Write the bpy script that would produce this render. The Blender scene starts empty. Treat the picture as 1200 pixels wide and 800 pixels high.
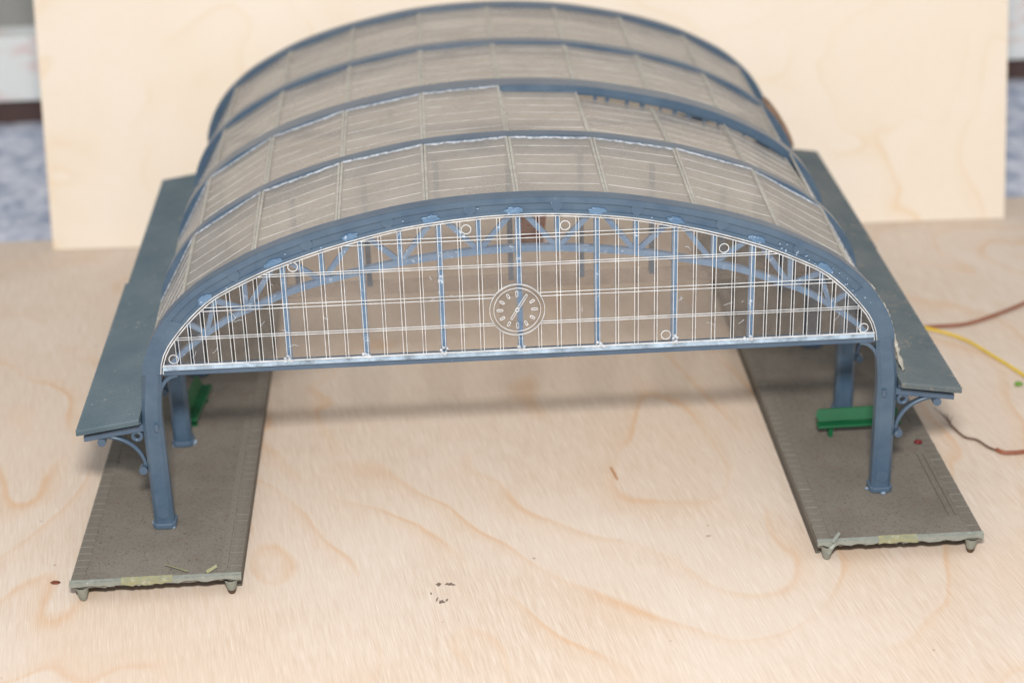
import bpy, math, random
from mathutils import Vector, Matrix
random.seed(7)
sc = bpy.context.scene
COL = sc.collection

# ------------------------------------------------------------------ camera
cam_d = bpy.data.cameras.new('camera'); cam = bpy.data.objects.new('camera', cam_d); COL.objects.link(cam)
rt = Vector((0.9981425, -0.05502411, -0.02615134)); up = Vector((0.04696193, 0.42147847, 0.9056216)); fw = Vector((0.0388088, 0.90516752, -0.42327962))
mw = Matrix.Identity(4)
for i in range(3):
    mw[i][0] = rt[i]; mw[i][1] = up[i]; mw[i][2] = -fw[i]
mw.translation = Vector((-0.0321017, -0.66563434, 0.39713077))
cam.matrix_world = mw
cam_d.sensor_width = 36; cam_d.lens = 65.375; cam_d.clip_start = 0.01; cam_d.clip_end = 50
cam_d.dof.use_dof = True; cam_d.dof.focus_distance = 0.722; cam_d.dof.aperture_fstop = 8.0
sc.camera = cam
# ------------------------------------------------------------------ ambient light of the room
w = bpy.data.worlds.new('World'); sc.world = w; w.use_nodes = True
w.node_tree.nodes['Background'].inputs[0].default_value = (0.95, 0.97, 1.0, 1)
w.node_tree.nodes['Background'].inputs[1].default_value = 0.60
# ------------------------------------------------------------------ the flash above the lens (it makes the shadow behind the tie beam)
fl = bpy.data.lights.new('flash', 'AREA'); fl.shape = 'RECTANGLE'; fl.size = 0.09; fl.size_y = 0.055
fl.energy = 9.1; fl.color = (1.0, 0.965, 0.92)
flo = bpy.data.objects.new('flash', fl); COL.objects.link(flo)
flo.location = (-0.03, -0.666, 0.562)
flo.rotation_euler = (Vector((0.05, 0.55, 0.16)) - flo.location).to_track_quat('-Z', 'Y').to_euler()
sc.view_settings.view_transform = 'Standard'; sc.view_settings.look = 'None'
sc.view_settings.exposure = 0.0; sc.view_settings.gamma = 1.0
sc.render.engine = 'CYCLES'
sc.cycles.transparent_max_bounces = 24; sc.cycles.max_bounces = 10

# ------------------------------------------------------------------ materials
def s2l(c):
    return tuple(((v/255)/12.92 if v/255 <= .04045 else ((v/255+.055)/1.055)**2.4) for v in c)
class NT:
    def __init__(s, name):
        s.m = bpy.data.materials.new(name); s.m.use_nodes = True; s.t = s.m.node_tree; s.n = s.t.nodes
        s.b = s.n['Principled BSDF']; s.out = s.n['Material Output']
    def new(s, t, **k):
        n = s.n.new(t)
        for a, v in k.items(): setattr(n, a, v)
        return n
    def link(s, a, b): s.t.links.new(a, b)
    def put(s, v, sock):
        if v is None: return
        if hasattr(v, 'is_output'): s.link(v, sock)
        else: sock.default_value = v
    def coord(s, scale=(1, 1, 1), rot=(0, 0, 0)):
        c = s.new('ShaderNodeTexCoord'); mp = s.new('ShaderNodeMapping')
        s.link(c.outputs['Object'], mp.inputs[0]); mp.inputs['Scale'].default_value = scale; mp.inputs['Rotation'].default_value = rot
        return mp.outputs[0]
    def noise(s, vec, scale, detail=3, rough=.5, dist=0):
        n = s.new('ShaderNodeTexNoise'); s.link(vec, n.inputs['Vector'])
        n.inputs['Scale'].default_value = scale; n.inputs['Detail'].default_value = detail
        n.inputs['Roughness'].default_value = rough; n.inputs['Distortion'].default_value = dist
        return n.outputs['Fac']
    def ramp(s, fac, stops):
        r = s.new('ShaderNodeValToRGB'); e = r.color_ramp.elements
        while len(e) < len(stops): e.new(.5)
        for k, (p, c) in enumerate(stops):
            e[k].position = p; e[k].color = (c, c, c, 1) if not hasattr(c, '__len__') else (*c[:3], 1)
        s.link(fac, r.inputs[0]); return r.outputs[0]
    def mix(s, fac, a, b, mode='MIX'):
        m = s.new('ShaderNodeMix', data_type='RGBA', blend_type=mode)
        s.put(fac, m.inputs[0])
        s.put(a if hasattr(a, 'is_output') else (*a[:3], 1), m.inputs[6]); s.put(b if hasattr(b, 'is_output') else (*b[:3], 1), m.inputs[7])
        return m.outputs[2]
    def math(s, op, a, b=None, c=None):
        m = s.new('ShaderNodeMath', operation=op)
        for k, v in enumerate((a, b, c)): s.put(v, m.inputs[k])
        return m.outputs[0]
    def bump(s, h, strength, dist):
        b = s.new('ShaderNodeBump'); b.inputs['Strength'].default_value = strength; b.inputs['Distance'].default_value = dist
        s.link(h, b.inputs['Height']); s.link(b.outputs[0], s.b.inputs['Normal']); return b.outputs[0]
    def set(s, color=None, rough=None, spec=None):
        if color is not None: s.put(color if hasattr(color, 'is_output') else (*color[:3], 1), s.b.inputs['Base Color'])
        s.put(rough, s.b.inputs['Roughness']); s.put(spec, s.b.inputs['Specular IOR Level'])
        return s.m

def wood(name, base, dark, line, rot, seed, figure=1.0):
    t = NT(name)
    v = t.coord((1, 1, 1), (0, 0, rot)); va = t.new('ShaderNodeVectorMath', operation='ADD'); t.link(v, va.inputs[0]); va.inputs[1].default_value = (seed, seed*.7, 0); v = va.outputs[0]
    vs = t.new('ShaderNodeMapping'); t.link(v, vs.inputs[0]); vs.inputs['Scale'].default_value = (1, .032, 1)
    fine = t.noise(vs.outputs[0], 1900, 3, .6, .1)
    vm = t.new('ShaderNodeMapping'); t.link(v, vm.inputs[0]); vm.inputs['Scale'].default_value = (1, .07, 1)
    mid = t.noise(vm.outputs[0], 520, 4, .65, .2)
    big = t.noise(v, 7, 3, .5, .2)
    # figure: contour lines of a slow field
    vf = t.new('ShaderNodeMapping'); t.link(v, vf.inputs[0]); vf.inputs['Scale'].default_value = (1.0, .62, 1)
    fld = t.noise(vf.outputs[0], 5.6, 3.4, .44, .4)
    f1 = t.math('FRACT', t.math('MULTIPLY', fld, 13.0))
    ln = t.ramp(f1, [(0, 0), (.45, .0), (.82, .30), (.93, 1), (1, 0)])
    vis = t.ramp(t.noise(v, 13, 2), [(.40, .0), (.66, 1)])
    lnm = t.math('MULTIPLY', t.math('MULTIPLY', ln, vis), .68*figure)
    c = t.mix(t.ramp(fine, [(.38, 0), (.74, 1)]), base, dark)
    c = t.mix(t.math('MULTIPLY', t.ramp(mid, [(.42, 0), (.75, 1)]), .55), c, dark)
    c = t.mix(t.math('MULTIPLY', t.ramp(big, [(.40, 0), (.68, 1)]), .45), c, tuple(.70*a+.30*b for a, b in zip(base, line)))
    c = t.mix(t.math('MULTIPLY', t.ramp(t.noise(v, 9, 3, .55, .4), [(.46, 0), (.70, 1)]), .35), c, tuple(min(.86, .45*a+.55*b) for a, b in zip(base, (.79, .745, .70))))
    c = t.mix(lnm, c, line)
    pale = t.ramp(t.noise(vs.outputs[0], 2800, 2, .5), [(.56, 0), (.70, 1)])
    c = t.mix(t.math('MULTIPLY', pale, .26), c, (.86, .81, .76))
    sp = t.ramp(t.noise(v, 160, 1), [(.775, 0), (.80, 1)])
    c = t.mix(t.math('MULTIPLY', sp, .5 if figure == 1 else 0), c, (.22, .14, .09))
    t.bump(fine, .14, .0004)
    return t.set(c, .62, .3)
M = {}
M['ply'] = wood('birch_plywood', (.700, .600, .508), (.560, .435, .335), (.62, .38, .205), math.radians(-9), 3.1)
M['ply2'] = wood('backdrop_plywood', (.810, .725, .622), (.735, .625, .50), (.72, .54, .34), math.radians(2), 8.4, .9)

def paint(name, col, col2, rough, chalk=None, scale=60, bumpd=.00015, chalk_cut=.60):
    t = NT(name); v = t.coord()
    c = t.mix(t.ramp(t.noise(v, scale, 4, .6), [(.32, 0), (.70, 1)]), col, col2)
    if chalk:
        k = t.ramp(t.noise(v, 420, 4, .7), [(chalk_cut, 0), (chalk_cut+.07, 1)])
        c = t.mix(t.math('MULTIPLY', k, t.ramp(t.noise(v, 55, 2), [(.42, 0), (.62, 1)])), c, chalk)
    t.bump(t.noise(v, 700, 3, .6), .35, bumpd)
    return t.set(c, rough, .45)
M['blue'] = paint('blue_grey_plastic', (.052, .088, .140), (.082, .124, .180), .34, (.42, .48, .55), 60, .00015, .70)
M['blue_rib'] = paint('rib_blue_plastic', (.046, .084, .136), (.076, .120, .172), .30, (.40, .48, .58), 80, .0001, .69)
M['blue_post'] = paint('post_blue_plastic', (.070, .140, .245), (.115, .20, .31), .34, (.60, .70, .80), 130, .0001, .60)
M['canopy'] = paint('canopy_slate_plastic', (.054, .088, .110), (.086, .122, .142), .60, (.27, .24, .20), 45, .0002, .62)
M['canopy_dusty'] = paint('dusty_canopy_plastic', (.066, .090, .102), (.112, .126, .128), .68, (.17, .155, .135), 45, .0002, .56)
M['glue'] = paint('dried_glue', (.16, .25, .38), (.36, .45, .56), .10, (.70, .76, .83), 900, .0003, .64)
M['old_glue'] = paint('yellowed_glue', (.62, .60, .52), (.42, .41, .35), .40, (.8, .8, .76), 300, .0006, .56)
M['green'] = paint('green_plastic', (.004, .085, .030), (.006, .112, .040), .40, None, 80)
M['card'] = paint('brick_red_card', (.230, .075, .045), (.150, .052, .036), .8, None, 500)
M['brown_card'] = paint('brown_card', (.27, .165, .105), (.19, .12, .08), .8, None, 120)

t = NT('platform_dust'); v = t.coord()
c = t.mix(t.ramp(t.noise(v, 30, 4, .6), [(.3, 0), (.7, 1)]), (.148, .132, .112), (.208, .189, .162))
c = t.mix(t.math('MULTIPLY', t.ramp(t.noise(v, 900, 2, .7), [(.52, 0), (.70, 1)]), .55), c, (.075, .060, .046))
c = t.mix(t.math('MULTIPLY', t.ramp(t.noise(v, 1300, 2, .7), [(.60, 0), (.72, 1)]), .40), c, (.32, .28, .22))
c = t.mix(t.math('MULTIPLY', t.ramp(t.noise(v, 150, 3, .6), [(.60, 0), (.72, 1)]), .16), c, (.20, .085, .045))
t.bump(t.noise(v, 1500, 2, .6), .5, .0003); M['plat'] = t.set(c, .82, .25)
M['kerb'] = paint('kerb_grey_plastic', (.30, .30, .262), (.22, .22, .19), .6, (.44, .44, .40), 120, .0002, .62)
M['stone'] = paint('kerb_stone_plastic', (.085, .078, .064), (.115, .106, .088), .8, (.26, .25, .21), 200, .0002, .66)
M['raw'] = paint('broken_plastic_edge', (.215, .232, .205), (.27, .282, .25), .5, (.48, .49, .45), 400, .0004, .62)
M['yellow_edge'] = paint('yellow_flaked_paint', (.30, .285, .15), (.24, .25, .18), .6, (.42, .42, .36), 500, .0006, .57)
M['leg'] = paint('peg_plastic', (.20, .215, .185), (.25, .26, .22), .5, None, 200)
M['rust'] = paint('rust_tip', (.10, .055, .03), (.06, .035, .02), .8, None, 800)

def clear(name, trans, dust, rough, spec_mix, dust_amt, nscale=220, tint=(1, 1, 1), thru=0):
    """thin clear or dusty plastic sheet: see-through, a coat of dust and a gloss"""
    t = NT(name); v = t.coord(); t.n.remove(t.b)
    tr = t.new('ShaderNodeBsdfTransparent'); tr.inputs[0].default_value = (*[trans*a for a in tint], 1)
    df = t.new('ShaderNodeBsdfDiffuse')
    cc = t.mix(t.ramp(t.noise(v, 40, 3), [(.35, 0), (.7, 1)]), dust, tuple(.84*a for a in dust))
    cc = t.mix(t.math('MULTIPLY', t.ramp(t.noise(v, 700, 2, .6), [(.68, 0), (.76, 1)]), .5), cc, (.22, .14, .09))
    t.link(cc, df.inputs[0])
    gl = t.new('ShaderNodeBsdfGlossy'); gl.inputs['Roughness'].default_value = rough
    m1 = t.new('ShaderNodeMixShader'); m2 = t.new('ShaderNodeMixShader')
    na = t.noise(v, nscale, 4, .65)
    am = t.math('MULTIPLY_ADD', t.ramp(na, [(.3, 0), (.75, 1)]), dust_amt[1]-dust_amt[0], dust_amt[0])
    if thru:   # no two panels carry quite the same dust
        oi = t.new('ShaderNodeObjectInfo'); am = t.math('MULTIPLY', am, t.math('MULTIPLY_ADD', oi.outputs['Random'], .34, .83))
    t.link(am, m1.inputs[0])
    body = df
    if thru:
        tl = t.new('ShaderNodeBsdfTranslucent'); t.link(cc, tl.inputs[0]); body = t.new('ShaderNodeMixShader'); body.inputs[0].default_value = thru
        t.link(df.outputs[0], body.inputs[1]); t.link(tl.outputs[0], body.inputs[2])
    t.link(tr.outputs[0], m1.inputs[1]); t.link(body.outputs[0], m1.inputs[2])
    lw = t.new('ShaderNodeLayerWeight'); lw.inputs[0].default_value = .25
    t.link(t.math('MULTIPLY', lw.outputs['Fresnel'], spec_mix), m2.inputs[0])
    t.link(m1.outputs[0], m2.inputs[1]); t.link(gl.outputs[0], m2.inputs[2]); t.link(m2.outputs[0], t.out.inputs[0])
    return t.m
M['pane'] = clear('clear_pane_plastic', .98, (.90, .80, .72), .10, .40, (.04, .09), 220, (1, 1, 1), .5)
M['roof'] = clear('dusty_roof_plastic', .95, (.84, .80, .745), .24, .45, (.30, .44), 60, (1, 1, 1), .55)
M['edge'] = clear('edge_highlight_white', .9, (.80, .83, .86), .15, .5, (.40, .92))  # white colour stands in for light caught on clear moulded edges and clock outlines
M['roofbar'] = clear('roof_bar_plastic', .9, (.72, .72, .70), .2, .3, (.12, .62), 60)
M['seam'] = clear('roof_seam_plastic', .9, (.66, .64, .58), .2, .3, (.40, .70))
M['frost'] = clear('frosted_glue', .9, (.74, .80, .88), .15, .5, (.15, .92), 600)
M['dial'] = clear('dial_plastic', .985, (.7, .64, .57), .1, .3, (.0, .02))
M['rim'] = clear('rim_plastic', .92, (.55, .70, .86), .15, .5, (.10, .80), 150)
M['smoke'] = clear('dirty_clear_strip', .86, (.50, .42, .38), .3, .3, (.03, .28), 90)
def simple(n, c, r=.5):
    t = NT(n); v = t.coord(); cc = t.mix(t.ramp(t.noise(v, 150, 3), [(.3, 0), (.7, 1)]), c, tuple(.8*a for a in c)); return t.set(cc, r, .4)
M['wire_brown'] = simple('brown_wire', (.28, .10, .055)); M['wire_yellow'] = simple('yellow_wire', (.75, .52, .03)); M['copper'] = simple('tarnished_copper', (.17, .10, .07), .4)
M['red'] = simple('red_blob', (.16, .008, .010), .3); M['rustdrop'] = simple('rust_drop', (.17, .045, .02), .35); M['leafgreen'] = simple('green_flock', (.16, .33, .05), .9)
M['scuff'] = simple('grey_scuff', (.20, .15, .12), .8); M['resin'] = simple('resin_streak', (.50, .27, .14), .6); M['crumb'] = simple('dust_crumb', (.08, .05, .035), .9)
t = NT('blue_mottled_cloth'); v = t.coord()
t.set(t.mix(t.ramp(t.noise(v, 55, 5, .65, .6), [(.36, 0), (.64, 1)]), (.34, .38, .50), (.72, .75, .83)), .9, .1); M['cloth'] = t.m
t = NT('white_board_red_marks'); v = t.coord((1, 1, 2.5))
t.set(t.mix(t.math('MULTIPLY', t.ramp(t.noise(v, 45, 3, .6), [(.52, 0), (.66, 1)]), .45), (.78, .80, .79), (.72, .42, .38)), .7, .2); M['plank'] = t.m
M['wall'] = paint('grey_plaster', (.40, .40, .38), (.48, .48, .46), .9, None, 12)
M['filler'] = simple('dark_brown_filler', (.10, .062, .055), .8)

# ------------------------------------------------------------------ mesh helpers
class MB:
    def __init__(s): s.v = []; s.f = []
    def add(s, vs, fs):
        o = len(s.v); s.v += [tuple(p) for p in vs]; s.f += [tuple(i+o for i in f) for f in fs]; return s
    def box(s, x0, x1, y0, y1, z0, z1):
        return s.add([(x0,y0,z0),(x1,y0,z0),(x1,y1,z0),(x0,y1,z0),(x0,y0,z1),(x1,y0,z1),(x1,y1,z1),(x0,y1,z1)],
                     [(0,3,2,1),(4,5,6,7),(0,1,5,4),(1,2,6,5),(2,3,7,6),(3,0,4,7)])
    def prism_xz(s, poly, y0, y1):
        """polygon in x-z (counter-clockwise seen from -y) pushed from y0 to y1"""
        n = len(poly)
        return s.add([(x, y0, z) for x, z in poly]+[(x, y1, z) for x, z in poly],
                     [tuple(range(n)), tuple(range(2*n-1, n-1, -1))]+[(i, i+n, (i+1) % n+n, (i+1) % n) for i in range(n)])
    def prism_xy(s, poly, z0, z1):
        n = len(poly)
        return s.add([(x, y, z0) for x, y in poly]+[(x, y, z1) for x, y in poly],
                     [tuple(range(n-1, -1, -1)), tuple(range(n, 2*n))]+[(i, (i+1) % n, (i+1) % n+n, i+n) for i in range(n)])
    def bar(s, p, q, wd, y0, y1):
        """flat bar from p to q in the x-z plane"""
        p = Vector(p); q = Vector(q); d = (q-p).normalized(); n = Vector((-d.y, d.x))*wd/2
        a = [p-n, q-n, q+n, p+n]
        return s.prism_xz([(k.x, k.y) for k in a], y0, y1)
    def strip(s, A, B, y0, y1):
        """band between two curves A (inner) and B (outer) in x-z"""
        n = len(A); vs = []
        for a, b in zip(A, B): vs += [(a[0], y0, a[1]), (b[0], y0, b[1]), (b[0], y1, b[1]), (a[0], y1, a[1])]
        fs = []
        for i in range(n-1):
            for k in range(4): fs.append((4*i+k, 4*i+(k+1) % 4, 4*i+4+(k+1) % 4, 4*i+4+k))
        fs += [(3, 2, 1, 0), tuple(4*(n-1)+k for k in range(4))]
        return s.add(vs, fs)
    def tube(s, pts, r, n=8):
        pts = [Vector(p) for p in pts]; rs = r if hasattr(r, '__len__') else [r]*len(pts); vs = []; fs = []
        for i, p in enumerate(pts):
            d = (pts[min(i+1, len(pts)-1)]-pts[max(i-1, 0)]).normalized()
            a = d.cross(Vector((0, 0, 1))); a = d.cross(Vector((0, 1, 0))) if a.length < .1 else a
            a.normalize(); b = d.cross(a)
            for k in range(n):
                th = 2*math.pi*k/n; vs.append(p+(a*math.cos(th)+b*math.sin(th))*rs[i])
        for i in range(len(pts)-1):
            for k in range(n): fs.append((i*n+k, i*n+(k+1) % n, (i+1)*n+(k+1) % n, (i+1)*n+k))
        fs += [tuple(range(n-1, -1, -1)), tuple((len(pts)-1)*n+k for k in range(n))]
        return s.add(vs, fs)
    def ring(s, cx, cz, r0, r1, y0, y1, n=40, sx=1):
        A = [(cx+r0*math.cos(2*math.pi*k/n), cz+r0*math.sin(2*math.pi*k/n)) for k in range(n)]
        B = [(cx+r1*math.cos(2*math.pi*k/n), cz+r1*math.sin(2*math.pi*k/n)) for k in range(n)]
        vs = []
        for a, b in zip(A, B): vs += [(a[0], y0, a[1]), (b[0], y0, b[1]), (b[0], y1, b[1]), (a[0], y1, a[1])]
        fs = [(4*i+k, 4*i+(k+1) % 4, 4*((i+1) % n)+(k+1) % 4, 4*((i+1) % n)+k) for i in range(n) for k in range(4)]
        return s.add(vs, fs)
    def disc(s, cx, cz, r, y0, y1, n=24):
        return s.prism_xz([(cx+r*math.cos(2*math.pi*k/n), cz+r*math.sin(2*math.pi*k/n)) for k in range(n)], y0, y1)
    def blob(s, c, rx, ry, rz, jit=.3, nu=10, nv=6):
        vs = []; fs = []
        for j in range(nv+1):
            ph = math.pi*j/nv
            for i in range(nu):
                th = 2*math.pi*i/nu; k = 1+random.uniform(-jit, jit)
                vs.append((c[0]+rx*k*math.sin(ph)*math.cos(th), c[1]+ry*k*math.sin(ph)*math.sin(th), c[2]+rz*k*math.cos(ph)))
        for j in range(nv):
            for i in range(nu): fs.append((j*nu+i, (j+1)*nu+i, (j+1)*nu+(i+1) % nu, j*nu+(i+1) % nu))
        return s.add(vs, fs)
    def mesh(s, name):
        me = bpy.data.meshes.new(name); me.from_pydata(s.v, [], s.f); me.update(); return me
    def build(s, name, mat, parent=None, smooth=False, bevel=0, loc=None):
        me = s.mesh(name); me.materials.append(M[mat]); ob = bpy.data.objects.new(name, me); COL.objects.link(ob)
        import bmesh
        bm = bmesh.new(); bm.from_mesh(me); bmesh.ops.recalc_face_normals(bm, faces=bm.faces); bm.to_mesh(me); bm.free()
        if parent: ob.parent = parent
        if loc: ob.location = loc
        if smooth:
            for p in me.polygons: p.use_smooth = True
        if bevel:
            b = ob.modifiers.new('bevel', 'BEVEL'); b.width = bevel; b.segments = 2; b.limit_method = 'ANGLE'; b.angle_limit = math.radians(40)
        return ob
def inst(ob, parent, loc=(0, 0, 0)):
    c = ob.copy(); COL.objects.link(c); c.parent = parent; c.location = loc; return c
def tag(o, label, cat, group=None):
    o['label'] = label; o['category'] = cat
    if group: o['group'] = group
    return o
def root(name, label, cat, loc=(0, 0, 0), rz=0, group=None):
    o = bpy.data.objects.new(name, None); COL.objects.link(o); o.location = loc; o.rotation_euler = (0, 0, rz); o.empty_display_size = .01
    return tag(o, label, cat, group)
def structure(o): o['kind'] = 'structure'; return o

# ------------------------------------------------------------------ setting
gnd = structure(MB().box(-.62, .66, -.62, .352, -.012, 0).build('plywood_table', 'ply'))
bd = MB().box(-.2755, .2715, 0, .005, 0, .27).build('backdrop_board', 'ply2', None, False, .0004)
bd.location = (.0246, .3265, .0003); bd.rotation_euler = (math.radians(-14), 0, math.radians(-1.76))
tag(bd, 'large pale plywood sheet leaning upright behind the model hall', 'plywood sheet')
cl = MB()
nx, ny = 60, 16
cl.add([(-.75+1.5*i/nx, .354+.25*j/ny, -.004+.0022*math.sin(i*1.3+j*.9)*math.cos(j*.8-i*.37)) for j in range(ny+1) for i in range(nx+1)],
       [(j*(nx+1)+i, j*(nx+1)+i+1, (j+1)*(nx+1)+i+1, (j+1)*(nx+1)+i) for j in range(ny) for i in range(nx)])
cl.box(-.75, .75, .354, .604, -.012, -.0075)
tag(cl.build('cloth', 'cloth', None, True), 'blue and white mottled cloth spread behind the leaning plywood sheet', 'cloth')
tag(MB().box(-.75, .75, .592, .61, -.012, .013).build('dark_filler', 'filler'), 'dark brown rail in the dark gap under the white board at the back', 'filler')  # dark brown strip that fills the dark gap below the white board
tag(MB().box(-.75, .75, .583, .612, .0132, .058).build('white_board', 'plank', None, False, .001), 'white painted board with faint red marks behind the plywood sheet', 'board')
structure(MB().box(-1.2, 1.2, .80, .82, -.3, .6).build('wall', 'wall'))
structure(MB().box(-1.2, 1.2, .353, .80, -.03, -.0122).build('floor', 'wall'))

# ------------------------------------------------------------------ arch curves (metres, x-z)
def cat(pts, n=24):
    P = [pts[0]]+list(pts)+[pts[-1]]; out = []
    for i in range(1, len(P)-2):
        for k in range(n):
            u = k/n; a, b, c, d = P[i-1], P[i], P[i+1], P[i+2]
            out.append(tuple(.5*(2*b[j]+(c[j]-a[j])*u+(2*a[j]-5*b[j]+4*c[j]-d[j])*u*u+(-a[j]+3*b[j]-3*c[j]+d[j])*u**3) for j in (0, 1)))
    out.append(P[-2]); return out
def resample(c, n):
    L = [0]
    for a, b in zip(c, c[1:]): L.append(L[-1]+math.hypot(b[0]-a[0], b[1]-a[1]))
    out = []; j = 0
    for k in range(n):
        s_ = L[-1]*k/(n-1)
        while j < len(L)-2 and L[j+1] < s_: j += 1
        u = (s_-L[j])/max(1e-9, L[j+1]-L[j]); out.append((c[j][0]+u*(c[j+1][0]-c[j][0]), c[j][1]+u*(c[j+1][1]-c[j][1])))
    return out
def full(half, n):
    h = [(x/1000, z/1000) for x, z in half]; mir = [(-x, z) for x, z in reversed(h)][1:]
    return resample(cat(h+mir), n)
NP = 81
OUT = full([(-149.6, 79), (-148.4, 85.5), (-144.4, 94.5), (-137.6, 104), (-128.6, 112.4), (-119, 118.9), (-100.5, 128.2), (-83, 134.4), (-65, 139.1), (-42, 143.6), (-21, 145.8), (0, 146.5)], NP)
INN = full([(-142.3, 79), (-141.6, 83.5), (-139.0, 89.8), (-132.6, 98.2), (-125, 106), (-117, 111.9), (-102, 119.3), (-91, 123.7), (-77, 128.3), (-63.7, 131.9), (-47.4, 135.6), (-33, 137.7), (-15, 139.3), (0, 139.7)], NP)
CHO = full([(-139.5, 80.5), (-132, 88), (-115, 100), (-98, 107.5), (-82, 113.2), (-52, 120), (-25, 123.6), (0, 124.8)], NP)
def zat(curve, x):
    for a, b in zip(curve, curve[1:]):
        if a[0] <= x <= b[0]: return a[1]+(b[1]-a[1])*(x-a[0])/max(1e-9, b[0]-a[0])
    return curve[0][1]
def lerp(A, B, u): return [(a[0]+(b[0]-a[0])*u, a[1]+(b[1]-a[1])*u) for a, b in zip(A, B)]

D = .0708; PH = .0092; P = .0305
hall = root('station_hall', 'blue grey plastic model railway station hall with arched glazed roof and two platforms', 'model building')

# ------------------------------------------------------------------ platforms
def platform(sx, yf, yb, ragged, yel):
    xi, xo = .1143*sx, .1806*sx
    x0, x1 = min(xi, xo), max(xi, xo)
    m = MB()
    # slab with an uneven broken front edge
    n = 44; top = []; bot = []
    for i in range(n+1):
        u = i/n; x = x0+(x1-x0)*u
        e = 0 if u < .07 or u > .93 else random.uniform(-.0004, .0006)
        top.append((x, yf+e*.5, PH-.00005)); bot.append((x, yf+.0006+e, PH-.0033+(0 if u < .08 or u > .92 else random.uniform(-.0001, .0011))))
    vs = top+bot+[(x0, yb, PH-.00005), (x1, yb, PH-.00005), (x1, yb, PH-.0033), (x0, yb, PH-.0033)]
    k = n+1; fs = [(i, k+i, k+i+1, i+1) for i in range(n)]
    fs += [tuple(range(n+1))+(2*k+1, 2*k), tuple(range(2*k-1, k-1, -1))+(2*k+3, 2*k+2), (2*k, 2*k+1, 2*k+2, 2*k+3), (0, 2*k, 2*k+3, k), (n, k+n, 2*k+2, 2*k+1)]
    pl = m.add(vs, fs).build('platform', 'plat', hall)
    # side skirts below the slab
    for xa in (x0+.0005, x1-.0023):
        MB().box(xa, xa+.0018, yf+.006, yb-.004, .0002, PH-.0034).build('skirt', 'stone', pl)
    # moulded pegs at the front corners
    for xa in (x0+.0041, x1-.0041):
        g = MB(); N = 10; rs = [(.0028, PH-.0026), (.0023, .0045), (.0015, .0009), (.0009, .0001)]
        g.add([(xa+r*math.cos(2*math.pi*i/N), yf+.0016+r*math.sin(2*math.pi*i/N), z) for r, z in rs for i in range(N)],
              [(j*N+i, j*N+(i+1) % N, (j+1)*N+(i+1) % N, (j+1)*N+i) for j in range(3) for i in range(N)]+[tuple(3*N+i for i in range(N))])
        g.build('peg', 'leg', pl, True)
    # dark tip of the outer right peg
    xa = x1-.0041; MB().tube([(xa, yf+.0016, .0019), (xa, yf+.0016, .00005)], [.00185, .0012], 10).build('peg_tip', 'rust', pl)
    # kerb base strips and stones, one by one
    for kx, wd in ((x0, .0052), (x1-.0052, .0052)):
        MB().box(kx+.0001, kx+wd, yf+.001, yb-.001, PH-.0002, PH+.00012).build('kerb_strip', 'kerb', pl)
        st = None; y = yf+.0014; pitch = .0050
        while y+pitch < yb-.001:
            if st is None:
                st = MB().box(kx+.0002, kx+wd-.00005, -.00228, .00228, PH, PH+.00030).build('kerb_stone', 'plat', pl, False, .0001); st.location.y = y+pitch/2
            else: inst(st, pl, (random.uniform(-.00008, .00008), y+pitch/2+random.uniform(-.0001, .0001), random.uniform(-.00008, .00006)))
            y += pitch
    # second row on the inner side of the inner kerb: half length stones
    kx = x1-.0052-.0034 if sx < 0 else x0+.0052; st = None; y = yf+.0040
    while y+.0100 < yb-.001 and y < .12:
        if st is None:
            st = MB().box(kx+.0003, kx+.0031, -.00235, .00235, PH-.0002, PH+.00016).build('paving_stone', 'plat', pl, False, .0001); st.location.y = y+.0025
        else: inst(st, pl, (0, y+.0025, 0))
        y += .0050
    # flaked paint and raw plastic on the broken front edge
    g = MB(); n = 30; xs = [x0-.0003+(x1-x0+.0006)*i/n for i in range(n+1)]
    for lo, hi, nm, mt, off in ragged:
        ii = [i for i in range(n+1) if lo <= i/n <= hi]; vs = []
        for i in ii:
            jz = random.uniform(-.0004, .0009); jy = random.uniform(0, .0003)
            vs += [(xs[i], yf-.0005-off-jy, PH+.00005-random.uniform(0, .0004)), (xs[i], yf-.0004-off-jy, PH-.0022+jz), (xs[i], yf+.0014, PH+.00022+random.uniform(0, .0001)+off), (xs[i], yf+.0012, PH-.0030+jz)]
        fs = []
        for a in range(len(ii)-1):
            b = 4*a; fs += [(b, b+1, b+5, b+4), (b, b+4, b+6, b+2), (b+1, b+3, b+7, b+5)]
        MB().add(vs, fs).build(nm, mt, pl)
    for cx, cy, ln, an, mt in yel:
        a = Vector((math.cos(an), math.sin(an)))*ln/2; b = Vector((-a.y, a.x)).normalized()*.0007
        c = Vector((cx, cy)); pz = PH+.0004
        MB().add([(*(c-a-b), pz), (*(c+a-b*.6), pz+.0012), (*(c+a+b*.7), pz+.0018), (*(c-a+b), pz+.0004), (*(c-a-b), pz+.0003), (*(c+a-b*.6), pz+.0015), (*(c+a+b*.7), pz+.0021), (*(c-a+b), pz+.0007)],
                 [(0,3,2,1),(4,5,6,7),(0,1,5,4),(1,2,6,5),(2,3,7,6),(3,0,4,7)]).build('flake', mt, pl)
    return pl
plL = platform(-1, -.0390, .300, [(0, 1, 'raw_edge', 'raw', 0), (.30, .63, 'paint_patch', 'yellow_edge', .0003)],
               [(-.1395, -.0340, .010, 2.75, 'yellow_edge'), (-.1256, -.0362, .0045, .5, 'yellow_edge')])
plR = platform(1, -.0370, .300, [(0, 1, 'raw_edge', 'raw', 0), (.36, .62, 'paint_patch', 'yellow_edge', .0003)],
               [(.1215, -.0368, .006, .9, 'raw')])
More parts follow.
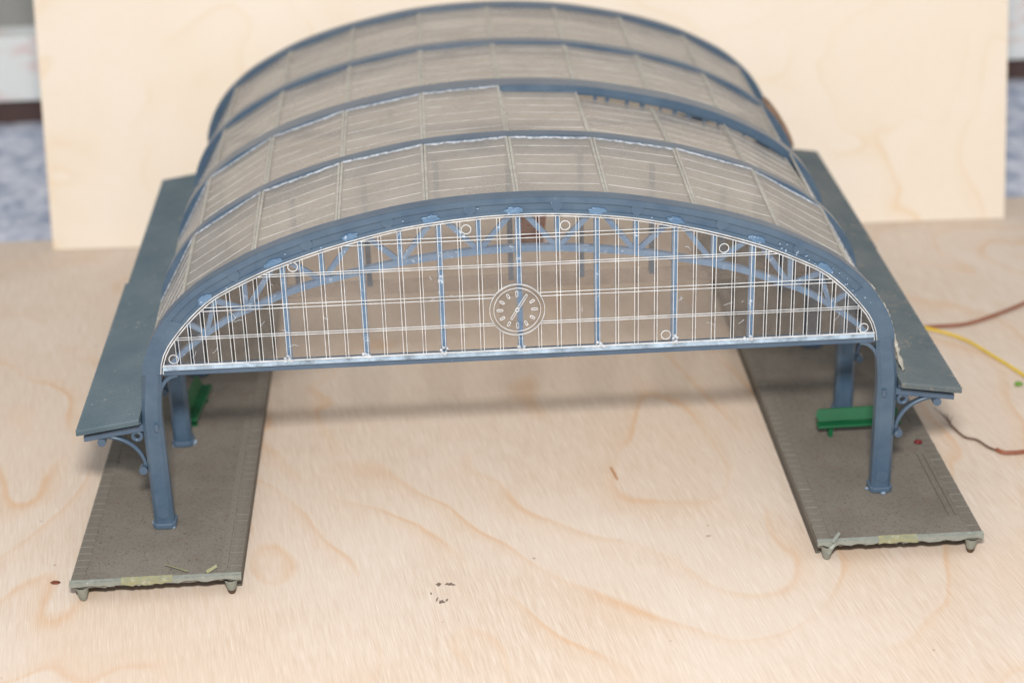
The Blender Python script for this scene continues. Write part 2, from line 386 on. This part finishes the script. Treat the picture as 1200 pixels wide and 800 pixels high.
MB().tube([(.1212, -.0372, PH-.0008), (.1195, -.0376, .0065), (.1185, -.0372, .004), (.1180, -.0366, .0022)], [.0008, .0011, .0009, .0004], 6).build('raw_edge', 'raw', plR)
for dx in (.1708, .1735):   # two scored lines along the outer edge
    MB().box(dx-.00012, dx+.00012, -.022, .030, PH-.0002, PH+.00018).build('scored_line', 'stone', plR)
# loose dirt on both platforms: uncountable crumbs
g = MB()
for i in range(420):
    s_ = random.choice((-1, 1)); x = s_*random.uniform(.122, .176); y = random.uniform(-.036, .17); r = random.choice((.00012, .0002, .0003))*random.uniform(.7, 1.2)
    g.add([(x-r, y-r, PH), (x+r, y-r*.6, PH), (x+r*.4, y+r, PH), (x, y, PH+r*1.1)], [(0, 1, 3), (1, 2, 3), (2, 0, 3)])
o = g.build('dirt_crumbs', 'crumb', hall); o['kind'] = 'stuff'
MB().blob((.1741, .0399, PH+.0006), .0018, .0014, .0010, .18).build('red_blob', 'red', plR, True)

# ------------------------------------------------------------------ ribs, columns, trusses
def oct_poly(x0, x1, y0, y1, c): return [(x0+c, y0), (x1-c, y0), (x1, y0+c), (x1, y1-c), (x1-c, y1), (x0+c, y1), (x0, y1-c), (x0, y0+c)]
def rib(k, ya, depth, front=False):
    pr = 1.0 if k == 0 else 1.11
    r = MB().strip(lerp(INN, OUT, .52) if k == 2 else INN, lerp(INN, OUT, pr), ya, ya+depth)
    ro = r.build('arch_rib', 'blue_rib', hall)
    ro['label'] = 'front arch rib with round bosses' if front else 'arch rib under the roof'
    A, B = lerp(INN, OUT, .62), OUT
    MB().strip(lerp(INN, OUT, .66), lerp(INN, OUT, .985 if k == 0 else 1.09), ya-.0009, ya+.0002).build('upper_flange', 'blue_rib', ro)
    if k != 2: MB().strip(lerp(INN, OUT, .02), lerp(INN, OUT, .20), ya-.0006, ya+.0002).build('lower_flange', 'blue_rib', ro)
    else:
        for x in (.0435, .0490, .0580, .0650, .0735, .0800, .0865, .0935, .1000, .1060, .112, -.03, -.05, -.07, 0, .02):
            MB().bar((x, zat(INN, x)-.001), (x, zat(lerp(INN, OUT, .6), x)), random.uniform(.0010, .0024), ya+.001, ya+.003).build('web_post', 'blue', ro)
    if k == 0:
        for s_ in (-1, 1):
            ii = [i for i in range(NP) if OUT[i][0]*s_ > 0 and OUT[i][1] < .104]
            MB().strip([INN[i] for i in ii], [OUT[i] for i in ii], ya-.00085, ya+.0003).build('shoulder', 'blue_rib', ro)
    return ro
def truss(ya, depth, posts, parent, long_posts=True, web=True):
    if web: MB().strip(lerp(CHO, [(x, z+.001) for x, z in CHO], -1.3), lerp(CHO, [(x, z+.001) for x, z in CHO], 1.3), ya, ya+depth).build('truss_chord', 'blue_post' if long_posts else 'blue', parent)
    for j in range(-4, 4) if web else ():
        xm = P*(j+.5); xa, xb = P*j, P*(j+1)
        if abs(xm) > .11: xm *= .90
        zc = zat(CHO, xm)
        if abs(xm) < .12: MB().bar((xm, zc), (xm, zat(INN, xm)+.001), .0021, ya+.0003, ya+depth-.0003).build('web_post', 'blue_post', parent)
        for xe in (xa, xb):
            if abs(xe) < .125: MB().bar((xm, zc), (xe+.0018*(1 if xe < xm else -1), zat(INN, xe)+.0005), .0021, ya+.0006, ya+depth-.0006).build('web_diagonal', 'blue_post', parent)
    for s_ in (-1, 1) if web else ():
        MB().bar((s_*.123, zat(CHO, -.123)), (s_*.118, zat(INN, -.118)), .0018, ya+.0004, ya+depth-.0004).build('web_post', 'blue_post', parent)
        MB().bar((s_*.123, zat(CHO, -.123)), (s_*.131, zat(INN, -.131)), .0018, ya+.0005, ya+depth-.0005).build('web_diagonal', 'blue_post', parent)
    for j in posts:
        x = P*j; MB().box(x-.00115, x+.00115, ya+.0001, ya+depth-.0001, .0812, zat(INN, x)+.0008).build('post', 'blue_post' if long_posts else 'blue', parent)

COLW = (.1441, .1520)
def column(sx, ya, k):
    x0, x1 = sorted((COLW[0]*sx, COLW[1]*sx)); yb = ya+.0074
    lv = []
    for i in range(10):
        u = max(0, (i-1)/8); z = PH-.0003 if i == 0 else .058+(.0818-.058)*u; k_ = u*u*(3-2*u)
        a_, b_ = sorted(((COLW[0]+(.1422-COLW[0])*k_)*sx, (COLW[1]+(.1496-COLW[1])*k_)*sx)); lv.append([(x, y, z) for x, y in oct_poly(a_, b_, ya, yb, .0014)])
    m_ = MB().add([p for l in lv for p in l], [tuple(range(7, -1, -1)), tuple(72+q for q in range(8))]+[(8*j+q, 8*j+(q+1) % 8, 8*j+8+(q+1) % 8, 8*j+8+q) for j in range(9) for q in range(8)])
    c = m_.build('column', 'blue_rib', hall)
    xm = (x0+x1)/2
    MB().prism_xy(oct_poly(x0-.0008, x1+.0008, ya-.0009, yb+.0009, .0016), PH+.0001, PH+.0026).build('column_foot', 'blue', c, False, .0005)
    if k < 2:
        g = MB()
        for i in range(5):
            a = random.uniform(0, 6.28); g.blob((xm+.0052*math.cos(a), (ya+yb)/2+.0050*math.sin(a), PH+.0004), .0009, .0006, .0005, .3, 8, 4)
        g.build('glue_bead', 'glue', c, True)
    if k == 0:
        MB().disc(xm, .0168, .0026, ya-.0003, ya+.0001).build('boss', 'blue', c)
        MB().disc(xm-.0022*sx, .0775, .0026, ya-.00016, ya+.0001).build('boss', 'blue', c)
        MB().tube([(xm-.0016*sx, ya-.0008, .0575), (xm-.0016*sx, ya-.0008, .0545)], .0009, 8).build('peg', 'blue', c)
    # curved knee brace under the tie beam
    th = [math.pi/2*i/8 for i in range(9)]
    A = [(sx*(.1438-.0076*(1-math.cos(q))), .0655+.0112*math.sin(q)) for q in th]; B = [(sx*(.1438+.0014*math.cos(q)-.0076*(1-math.cos(q))), .0655+.0112*math.sin(q)+.0014*math.sin(q)) for q in th]
    MB().strip(A, B, ya+.002, ya+.005).build('knee_brace', 'blue', c)
    # canopy bracket: arm, ring, scroll
    xo = COLW[1]*sx; e = lambda d: xo+d*sx
    br = MB().add([(e(-.0002), ya+.001, .0538), (e(.0240), ya+.001, .0502), (e(.0240), ya+.001, .0528), (e(-.0002), ya+.001, .0568),
                   (e(-.0002), ya+.0052, .0538), (e(.0240), ya+.0052, .0502), (e(.0240), ya+.0052, .0528), (e(-.0002), ya+.0052, .0568)],
                  [(0,1,2,3),(7,6,5,4),(0,4,5,1),(1,5,6,2),(2,6,7,3),(3,7,4,0)]).build('bracket_arm', 'blue', c, False, .0003)
    MB().ring(e(.0029), .0512, .0012, .0024, ya+.0016, ya+.0044, 20).build('bracket_ring', 'blue', c, True)
    q = [(e(.0172-.0158*math.sin(u)), .0368+.0142*math.cos(u)) for u in [math.pi/2*i/12 for i in range(13)]]
    A = [(x, z) for x, z in q]; B = [(x+.0012*sx*math.sin(math.pi/2*i/12)*-1, z+.0012*math.cos(math.pi/2*i/12)) for i, (x, z) in enumerate(q)]
    MB().strip(A, B, ya+.0018, ya+.0042).build('bracket_scroll', 'blue', c, True)
    for bx, bz in ((e(.0172), .0494), (e(.0020), .0358)):
        MB().disc(bx, bz, .0017, ya+.0012, ya+.0048, 16).build('scroll_knob', 'blue', c)
    return c

YR = [0, D, 2*D, 3*D, 4*D]
DEP = [.0062, .0062, .0100, .0062, .0062]
ribs = []
for k in range(5):
    ro = rib(k, YR[k], DEP[k], k == 0); ribs.append(ro)
    for sx in (-1, 1): column(sx, YR[k]-.0008, k)
truss(.0009, .0026, range(-3, 4), ribs[0])
truss(YR[1]+.0015, .0026, (-4, -3, -2, -1, 0, 1, 2, 3, 4), ribs[1], False, False)
MB().box(-.1421, .1421, .0006, .0050, .0776, .0811).build('tie_beam', 'blue', ribs[0], False, .0003)
MB().box(-.1421, .1421, YR[1]+.0022, YR[1]+.0032, .0770, .0835).build('tie_strip', 'smoke', ribs[1])
MB().box(-.1421, .1421, YR[4]+.001, YR[4]+.0050, .0776, .0811).build('tie_beam', 'blue', ribs[4])
# bosses and glue on the front rib
MID = lerp(INN, OUT, .52)
for x in (-.1102, -.0815, -.0500, -.0184, .0150, .0460, .0790, .1095, .136):
    z = zat(MID, x); MB().disc(x, z, .0024, -.00065, .0002, 22).build('boss', 'blue_rib', ribs[0])
LOW = lerp(INN, OUT, .22)
for i, x in enumerate((-.122, -.0945, -.0648, -.0332, -.0015, .0304, .0613, .0928, .1201)):
    z = zat(LOW, x); a = math.atan2(zat(LOW, x+.002)-zat(LOW, x-.002), .004); g = MB()
    for q in range(2):
        ox, oz, k_ = ((0, 0, 1), (random.uniform(-.0016, .0016), random.uniform(-.0003, .0012), .55))[q]; poly = []
        for w_ in range(18):
            th = 2*math.pi*w_/18; r = k_*(1+random.uniform(-.28, .28)); u, vv = ox+.0034*r*math.cos(th), oz+.0014*r*math.sin(th)
            poly.append((x+u*math.cos(a)-vv*math.sin(a), z+u*math.sin(a)+vv*math.cos(a)))
        g.prism_xz(poly, -.0008-.0003*q, -.0001)
    g.build('glue_blob', 'blue_post', ribs[0], False, .0002)
g = MB()
for i in range(34):   # flecks of dried glue along the right shoulder and lower edge
    x = random.choice((random.uniform(.10, .142), random.uniform(-.142, .142))); z = zat(lerp(INN, OUT, random.uniform(.05, .5)), x)
    g.blob((x, -.0007, z), random.uniform(.0002, .0006), .0003, random.uniform(.0002, .0004), .35, 6, 3)
g.build('glue_flecks', 'glue', ribs[0], True)['kind'] = 'stuff'

# ------------------------------------------------------------------ front glazing
GY = -.0006                              # front face of the sheet
gz = MB().strip(lerp(INN, OUT, -.14), lerp(INN, OUT, -.02), GY, GY+.0007)
eg = gz.build('end_glazing', 'pane', hall); eg['label'] = 'clear arched front glazing with moulded bars and a clock'
LIM = lerp(INN, OUT, -.15)
RIM = lerp(INN, OUT, -.02)
for cv, nm in ((LIM, 'rim_line'), (RIM, 'rim_line')):
    MB().strip(cv, lerp(cv, [(x*1.002, z+.0003) for x, z in cv], 1.0), GY-.0003, GY).build(nm, 'edge', eg)
MB().box(-.1412, .1412, GY-.0007, GY+.0007, .0806, .0824).build('bottom_rim', 'rim', eg, False, .0002)
MB().box(-.1412, .1412, GY-.0009, GY-.0002, .0826, .0830).build('rim_line', 'edge', eg)
CX, CZ, CR = -.0012, .1000, .0107
Z0 = .0830; ZR = [.0940, .1060, .1190, .1307]
half = P/4
def outside_clock_x(x):
    d = abs(x-CX)
    if d >= CR: return []
    h = math.sqrt(CR*CR-d*d); return [(CZ-h, CZ+h)]
def cut(a, b, holes):
    segs = [(a, b)]
    for h0, h1 in holes:
        nn = []
        for s0, s1 in segs:
            if h1 <= s0 or h0 >= s1: nn.append((s0, s1)); continue
            if h0 > s0: nn.append((s0, h0))
            if h1 < s1: nn.append((h1, s1))
        segs = nn
    return [s_ for s_ in segs if s_[1]-s_[0] > .0006]
LW = .00022
XS = [(k*half, k % 2 == 0) for k in range(-12, 13)]+[(s_*(.0915+.0054*j), j % 2 == 0) for s_ in (-1, 1) for j in range(1, 10)]
XS.sort()
for x, main in XS:
    gap = .00070 if main else .00055
    zt = zat(LIM, x)
    if zt-Z0 < .003: continue
    g = {}; lean = random.uniform(-.0001, .0001)
    for s_ in (-1, 1):
        xe = x+s_*gap
        for q, (a, b) in enumerate(cut(Z0, zat(LIM, xe), outside_clock_x(xe))): g.setdefault(q, MB()).bar((xe, a), (xe+lean, b), LW, GY-.00045, GY-.00001)
    for m_ in g.values(): m_.build('glazing_bar', 'edge', eg)
for r, z in enumerate(ZR):
    main = r % 2 == 1; gap = .00074 if main else .00044; g = {}
    for s_ in (-1, 1):
        ze = z+s_*gap; xl = -.14
        while zat(LIM, xl) < ze: xl += .0002
        d = abs(ze-CZ); holes = [(CX-math.sqrt(CR*CR-d*d), CX+math.sqrt(CR*CR-d*d))] if d < CR else []
        for q, (a, b) in enumerate(cut(xl, -xl, holes)): g.setdefault(q, MB()).bar((a, ze), (b, ze), LW, GY-.00040, GY-.00002)
    for m_ in g.values(): m_.build('glazing_bar', 'edge', eg)
rows = [Z0]+ZR+[1]
for (xa, _m), (xb, _n) in zip(XS, XS[1:]):   # each pane of the sheet
    xa += .0004; xb -= .0004
    for r in range(5):
        z0 = rows[r]+.0004; tops = [(xa+(xb-xa)*u, min(rows[r+1]-.0004, zat(LIM, xa+(xb-xa)*u))) for u in (0, .25, .5, .75, 1)]
        if all(zz <= z0+.0008 for _, zz in tops): continue
        tp = [(x, zz) for x, zz in tops if zz > z0+.0003]
        if len(tp) < 2: continue
        poly = [(tp[0][0], z0), (tp[-1][0], z0)]+[(x, zz) for x, zz in reversed(tp)]
        MB().prism_xz(poly, GY+.0001+random.uniform(0, .00006), GY+.0006).build('pane', 'pane', eg)
for x, z in ((-.0873, .1222), (-.1366, .0854), (-.0200, .1345), (.0181, .1344), (.0799, .1219), (.0575, .0860), (.1366, .0850)):
    MB().ring(x, z, .0017, .0020, GY-.0003, GY-.00003, 24).build('mould_ring', 'edge', eg)
g = MB()
for i in range(46):                      # scratches and glue strings on the sheet
    x = random.choice((random.uniform(-.14, .14), random.uniform(.06, .13), random.uniform(-.135, -.09))); z = random.uniform(.085, .135)
    if z > zat(LIM, x)-.004 or math.hypot(x-CX, z-CZ) < CR: continue
    a = random.uniform(0, 3.14); l = random.uniform(.001, .0045); pts = [(x, z)]
    for j in range(4): a += random.uniform(-.6, .6); pts.append((pts[-1][0]+l/4*math.cos(a), pts[-1][1]+l/4*math.sin(a)))
    for p_, q_ in zip(pts, pts[1:]): g.bar(p_, q_, .00014, GY-.00015, GY-.00004)
g.build('scratches', 'frost', eg)['kind'] = 'stuff'
g = MB()
for x in [P*j for j in range(-3, 4)]:
    for q in range(10): g.blob((x+random.gauss(0, .0011), GY-.0006, .0822+random.uniform(0, .004)*random.random()), .0008, .0003, .0007, .35, 6, 3)
g.build('glue_flecks', 'frost', eg, True)['kind'] = 'stuff'
# clock, moulded into the glazing
ck = MB().ring(CX, CZ, CR, CR+.00018, GY-.0010, GY, 64).build('clock', 'edge', hall)
ck['label'] = 'clear round clock with twelve hour marks and hands'
MB().disc(CX, CZ, CR-.00005, GY-.0004, GY-.00002, 64).build('clock_face', 'dial', ck)
MB().ring(CX, CZ, .0091, .00930, GY-.0009, GY-.0004, 64).build('clock_ring', 'edge', ck)
def capsule(cx, cz, ang, L, R, lw, y0, y1):
    n = 8; o_ = []; i_ = []
    for e_, st in ((1, -math.pi/2), (-1, math.pi/2)):
        for k in range(n+1):
            th = st+math.pi*k/n
            for rr, lst in ((R, o_), (R-lw, i_)): lst.append((e_*L/2+rr*math.cos(th), rr*math.sin(th)))
    T = lambda p: (cx+p[0]*math.sin(ang)+p[1]*math.cos(ang), cz+p[0]*math.cos(ang)-p[1]*math.sin(ang))
    o_ = [T(p) for p in o_]; i_ = [T(p) for p in i_]; m = MB(); vs = []
    for a, b in zip(i_, o_): vs += [(a[0], y0, a[1]), (b[0], y0, b[1]), (b[0], y1, b[1]), (a[0], y1, a[1])]
    N = len(o_)
    return m.add(vs, [(4*i+k, 4*i+(k+1) % 4, 4*((i+1) % N)+(k+1) % 4, 4*((i+1) % N)+k) for i in range(N) for k in range(4)])
for h in range(12):
    if h == 1: continue
    a = h*math.pi/6; big = h % 3 == 0
    capsule(CX+.0068*math.sin(a), CZ+.0068*math.cos(a), a, .0016 if big else .0012, .00052, .00024, GY-.0008, GY-.0004).build('hour_mark', 'edge', ck)
a = math.pi/6*1.05
capsule(CX+.0040*math.sin(a), CZ+.0040*math.cos(a), a, .0062, .00050, .00022, GY-.0010, GY-.0004).build('clock_hand', 'edge', ck)
a2 = a+math.pi; capsule(CX+.0026*math.sin(a2), CZ+.0026*math.cos(a2), a2, .0034, .00050, .00022, GY-.0009, GY-.0004).build('clock_hand', 'edge', ck)
MB().ring(CX, CZ, .0005, .0008, GY-.0011, GY-.0004, 16).build('clock_hub', 'edge', ck)

# ------------------------------------------------------------------ roof panels
SEAM = resample(OUT, 11)
def roof_panel(bay, i):
    a, b = SEAM[i], SEAM[i+1]; d = Vector((b[0]-a[0], b[1]-a[1])); n = Vector((-d.y, d.x)).normalized()
    y0 = YR[bay]+DEP[bay]+.0001; y1 = YR[bay+1]-.0011
    lift0 = -.0011+random.uniform(-.0002, .0002); lift1 = (.0003, .0002, -.0005, -.0009)[bay]+random.uniform(0, .0004)
    if bay == 1 and 5 <= i <= 8:
        y1 -= (.0004, .0012, .0012, .0012)[i-5]; lift1 -= (.0024, .0046, .0046, .0032)[i-5]
    def pt(u, y, h):
        v_ = (y-y0)/(y1-y0); o_ = lift0+(lift1-lift0)*v_+h
        return (a[0]+d.x*u+n.x*o_, y, a[1]+d.y*u+n.y*o_)
    def slab(u0, u1, ya, yb, h0, h1):
        return [pt(u0, ya, h0), pt(u1, ya, h0), pt(u1, yb, h0), pt(u0, yb, h0), pt(u0, ya, h1), pt(u1, ya, h1), pt(u1, yb, h1), pt(u0, yb, h1)], [(0,3,2,1),(4,5,6,7),(0,1,5,4),(1,2,6,5),(2,3,7,6),(3,0,4,7)]
    g = .0012
    pn = MB().add(*slab(g, 1-g, y0, y1, -.0004, .0002)).build('roof_panel', 'roof', hall)
    for j in range(1, 6):
        yy = y0+(y1-y0)*(j/6.0+random.uniform(-.004, .004)); MB().add(*slab(.05, .95, yy-.00013, yy+.00013, .00021, .00042)).build('glazing_bar', 'roofbar', pn)
    for u0, u1 in ((.004, .030), (.970, .996)):
        MB().add(*slab(u0, u1, y0+.0006, y1-.0002, .00021, .00055)).build('seam_bar', 'seam', pn)
    if bay < 2 and not (bay == 1 and i > 4) or False:
        N = 16; vs = []
        amt = (1.0 if 2 <= i <= 6 else .55)*(1 if bay < 2 else .4)
        for q in range(N+1):
            u = .02+.96*q/N; wv = (.0006+random.uniform(0, .0018)*amt)
            vs += [pt(u, y1+.0003, .00025), pt(u, y1-wv, .00025), pt(u, y1-wv*.4, .0008)]
        MB().add(vs, [f for q in range(N) for f in ((3*q, 3*q+2, 3*q+5, 3*q+3), (3*q+2, 3*q+1, 3*q+4, 3*q+5))]).build('glue_line', 'frost', pn, True)
    return pn
for bay in range(4):
    for i in range(10): roof_panel(bay, i)

# ------------------------------------------------------------------ side canopies (two corrugated sheets on each side)
def canopy(sx, ya, yb, dx, dz, mt='canopy'):
    pitch = .0022; n = int((yb-ya)/pitch); vs = []
    xi, xo = (.1523+dx*.3)*sx, (.1772+dx)*sx
    prof = []
    for k in range(n):
        y = ya+(yb-ya)*k/n; p = (yb-ya)/n
        prof += [(y, 0), (y+p*.22, .00095), (y+p*.42, .00095), (y+p*.72, 0)]
    prof.append((yb, 0))
    for y, h in prof:
        vs += [(xi, y, .0612+dz+h), (xo, y, .0574+dz+h), (xo, y, .0558+dz), (xi, y, .0596+dz)]
    N = len(prof); fs = [(4*i+k, 4*i+(k+1) % 4, 4*i+4+(k+1) % 4, 4*i+4+k) for i in range(N-1) for k in range(4)]+[(3, 2, 1, 0), tuple(4*(N-1)+k for k in range(4))]
    c = MB().add(vs, fs).build('canopy', mt, hall)
    MB().add([(xi, ya+.004, .0590+dz), (xo-.0012*sx, ya+.004, .0553+dz), (xo-.0012*sx, yb-.004, .0553+dz), (xi, yb-.004, .0590+dz), (xi, ya+.004, .0577+dz), (xo-.0012*sx, ya+.004, .0540+dz), (xo-.0012*sx, yb-.004, .0540+dz), (xi, yb-.004, .0577+dz)],
             [(0,1,2,3),(7,6,5,4),(0,4,5,1),(1,5,6,2),(2,6,7,3),(3,7,4,0)]).build('canopy_purlin', 'blue', c)
    return c
canopy(-1, -.0052, .1438, .0004, 0); canopy(-1, .1442, .2845, -.0008, .0001)
cR = canopy(1, -.0052, .1438, 0, 0, 'canopy_dusty'); canopy(1, .1442, .2850, .0004, .0001, 'canopy_dusty')
g = MB()
for i in range(90):
    x = random.uniform(.152, .175); y = random.uniform(-.003, .07)*random.random()+random.uniform(0, .01); z = .0612-(x-.1511)*.1456+.0003; r = random.uniform(.00015, .00045)
    g.add([(x-r, y-r, z), (x+r, y-r*.6, z), (x+r*.4, y+r, z), (x, y, z+r)], [(0, 1, 3), (1, 2, 3), (2, 0, 3)])
g.build('dirt_crumbs', 'brown_card', cR)['kind'] = 'stuff'
# old glue run down the right shoulder
pts = [(.1375, .1020), (.1418, .0955), (.1462, .0880), (.1490, .0800), (.1512, .0730), (.1530, .0665), (.1548, .0625)]
cv = resample(cat([(x*1000, z*1000) for x, z in pts]), 34); cv = [(x/1000, z/1000) for x, z in cv]; vs = []
for i, (x, z) in enumerate(cv):
    u = i/33; wv = .0006+.0026*u*(1 if u < .93 else .55)
    for yy, h in ((.0040+random.uniform(-.0006, .0006), .0001), (.0052, .0011+random.uniform(0, .0008)), (.0060+wv, .0010+random.uniform(0, .0011)), (.0072+wv*1.8+random.uniform(-.0008, .0010), .0001)):
        vs.append((x+h*.9+random.uniform(0, .0003), yy, z+h*.45))
MB().add(vs, [(4*i+k, 4*i+k+1, 4*i+5+k, 4*i+4+k) for i in range(33) for k in range(3)]).build('glue_run', 'old_glue', hall, True)['label'] = 'ragged whitish strip of old glue down the right roof edge'
# red-brown card scraps
cs = MB().add([(.0045, .088, .1160), (.0180, .0886, .1150), (.0152, .0902, .0885), (.0042, .0900, .0890), (.0045, .0886, .1160), (.0180, .0892, .1150), (.0152, .0908, .0885), (.0042, .0906, .0890)],
              [(0,1,2,3),(7,6,5,4),(0,4,5,1),(1,5,6,2),(2,6,7,3),(3,7,4,0)]).build('card_scrap', 'card', hall); cs['label'] = 'brick red card scrap hanging inside behind the front glazing'
for k in range(8):
    z = .090+k*.0030; MB().box(.0046, .0152, .0878, .0884, z, z+.0003).build('course_line', 'brown_card', cs)
cv = [p for p in OUT if p[0] > 0 and .083 < p[1] < .1085]
MB().strip([(x+.0006, z+.0004) for x, z in cv], [(x+.0024, z+.0015) for x, z in cv], YR[3]+.0065, YR[3]+.020).build('card_scrap', 'brown_card', hall)['label'] = 'brown card scrap on the right rear roof shoulder'

# ------------------------------------------------------------------ benches
def bench(label, loc, rz, L):
    r = root('bench', label, 'bench', loc, rz, 'green benches on the platforms')
    h = L/2
    pr = [(-.0030, .0048), (-.0034, .0056), (-.0030, .0062), (.0018, .0060), (.0040, .0108), (.0048, .0108), (.0050, .0100), (.0028, .0048)]
    s_ = MB().add([(-h, y, z) for y, z in pr[:4]+[pr[7]]]+[(h, y, z) for y, z in pr[:4]+[pr[7]]], [(4,3,2,1,0), (5,6,7,8,9)]+[(i, (i+1) % 5, (i+1) % 5+5, i+5) for i in range(5)]).build('seat', 'green', r, False, .0003)
    bk = [(.0012, .0062), (.0034, .0112), (.0043, .0112), (.0026, .0062)]
    hh = h-.0012
    MB().add([(-hh, bk[0][0], bk[0][1]), (-h, (bk[0][0]+bk[1][0])/2, .0088), (-hh, bk[1][0], bk[1][1]), (hh, bk[1][0], bk[1][1]), (h, (bk[0][0]+bk[1][0])/2, .0088), (hh, bk[0][0], bk[0][1]),
              (-hh, bk[3][0], bk[3][1]), (-h, .0036, .0088), (-hh, bk[2][0], bk[2][1]), (hh, bk[2][0], bk[2][1]), (h, .0036, .0088), (hh, bk[3][0], bk[3][1])],
             [(0,5,4,3,2,1), (6,7,8,9,10,11)]+[(i, (i+1) % 6, (i+1) % 6+6, i+6) for i in range(6)]).build('backrest', 'green', r, False, .0002)
    for x in (-h+.006, h-.006):
        MB().add([(x-.0011, -.0016, .0050), (x+.0011, -.0016, .0050), (x+.0011, .0016, .0050), (x-.0011, .0016, .0050), (x-.0008, -.0018, 0), (x+.0008, -.0018, 0), (x+.0008, .0018, 0), (x-.0008, .0018, 0)],
                 [(0,1,2,3),(7,6,5,4),(0,4,5,1),(1,5,6,2),(2,6,7,3),(3,7,4,0)]).build('leg', 'green', r)
    return r
bench('green plastic bench behind the right front column', (.1500, .0515, PH), math.radians(1.5), .037)
bench('green plastic bench in shadow behind the left second column', (-.1440, .1020, PH), math.radians(84), .036)

# ------------------------------------------------------------------ wires and crumbs on the plywood
def wire(name, pts, r, mat, label, extra=None):
    c = cat([p[:2] for p in pts], 10); zz = [pts[min(len(pts)-1, int(i/10))][2]+(pts[min(len(pts)-1, int(i/10)+1)][2]-pts[min(len(pts)-1, int(i/10))][2])*(i % 10)/10 for i in range(len(c))]
    o = MB().tube([(p[0], p[1], z) for p, z in zip(c, zz)], r, 10).build(name, mat, None, True)
    return tag(o, label, 'wire')
wire('wire', [(.185, .170, .0011), (.2018, .1737, .0011), (.2145, .1754, .0011), (.233, .1765, .0011), (.2508, .185, .0014), (.2699, .1968, .0020), (.300, .220, .0014)], .00095, 'wire_brown', 'brown insulated wire running right from under the right canopy')
wire('wire', [(.185, .176, .0035), (.2018, .1735, .0032), (.2140, .1703, .0022), (.228, .1585, .0012), (.237, .1378, .0012), (.245, .1161, .0012), (.252, .092, .0012)], .00075, 'wire_yellow', 'yellow insulated wire curving right beside the brown one')
sw = root('wire', 'brown wire with stripped frayed copper end lying right of the platform', 'wire', (.2139, .0423, .0))
o = Vector((.2139, .0423, 0))
def loc(pts): return [Vector(p)-o for p in pts]
c = cat([(.2110, .0455), (.2139, .0423), (.2223, .0423), (.236, .045), (.262, .047)], 8)
MB().tube(loc([(x, y, .0010) for x, y in c]), .00095, 10).build('insulation', 'wire_brown', sw, True)
st = [(.1975, .0700), (.2003, .0590), (.2051, .0552), (.2086, .0476), (.2139, .0423)]
for k in range(4):
    c = cat(st, 10); n = len(c); pts = []
    for i, (x, y) in enumerate(c):
        ph = i*.55+k*math.pi/2; pts.append((x+.00028*math.cos(ph), y+.00028*math.sin(ph), .00085+.00028*math.sin(ph)))
    MB().tube(loc(pts), .00026, 6).build('copper_strand', 'copper', sw, True)
for k in range(5):
    a = 1.75+.16*(k-2); L = .0085+.0012*math.sin(k*2.1)
    MB().tube(loc([(.1975, .0700, .0008), (.1975+L*.5*math.cos(a), .0700+L*.5*math.sin(a), .0012+.0005*k), (.1975+L*math.cos(a+.1*(k-2)), .0700+L*math.sin(a), .0012+.0012*k)]), [.00024, .00018, .00012], 5).build('copper_strand', 'copper', sw, True)
tag(MB().blob((-.1899, -.0237, .0004), .0018, .0011, .0005, .25).build('rust_drop', 'rustdrop', None, True), 'small red brown drop on the plywood left of the left platform', 'drop')
tag(MB().blob((.2397, .1077, .0009), .0018, .0014, .0009, .4).build('green_crumb', 'leafgreen', None, True), 'tiny green crumb on the plywood near the yellow wire', 'crumb')
def stain(x, y, rx, ry, mat, rot=0):
    pts = []
    for k in range(16):
        th = 2*math.pi*k/16; r = 1+random.uniform(-.35, .35); u, v_ = rx*r*math.cos(th), ry*r*math.sin(th)
        pts.append((x+u*math.cos(rot)-v_*math.sin(rot), y+u*math.sin(rot)+v_*math.cos(rot)))
    return MB().prism_xy(pts, -.00005, .00006).build('stain', mat, gnd)
for x, y, rx, ry in ((-.0370, -.0392, .0010, .0012), (-.0325, -.0396, .0019, .0009), (-.0360, -.0520, .0012, .0011), (-.0378, -.0500, .0003, .0016), (-.0341, -.0510, .0004, .0010), (-.0401, -.0455, .0003, .0009)): stain(x, y, rx, ry, 'scuff', random.uniform(-.3, .3))
stain(.0413, .0425, .0006, .0062, 'resin', .15)
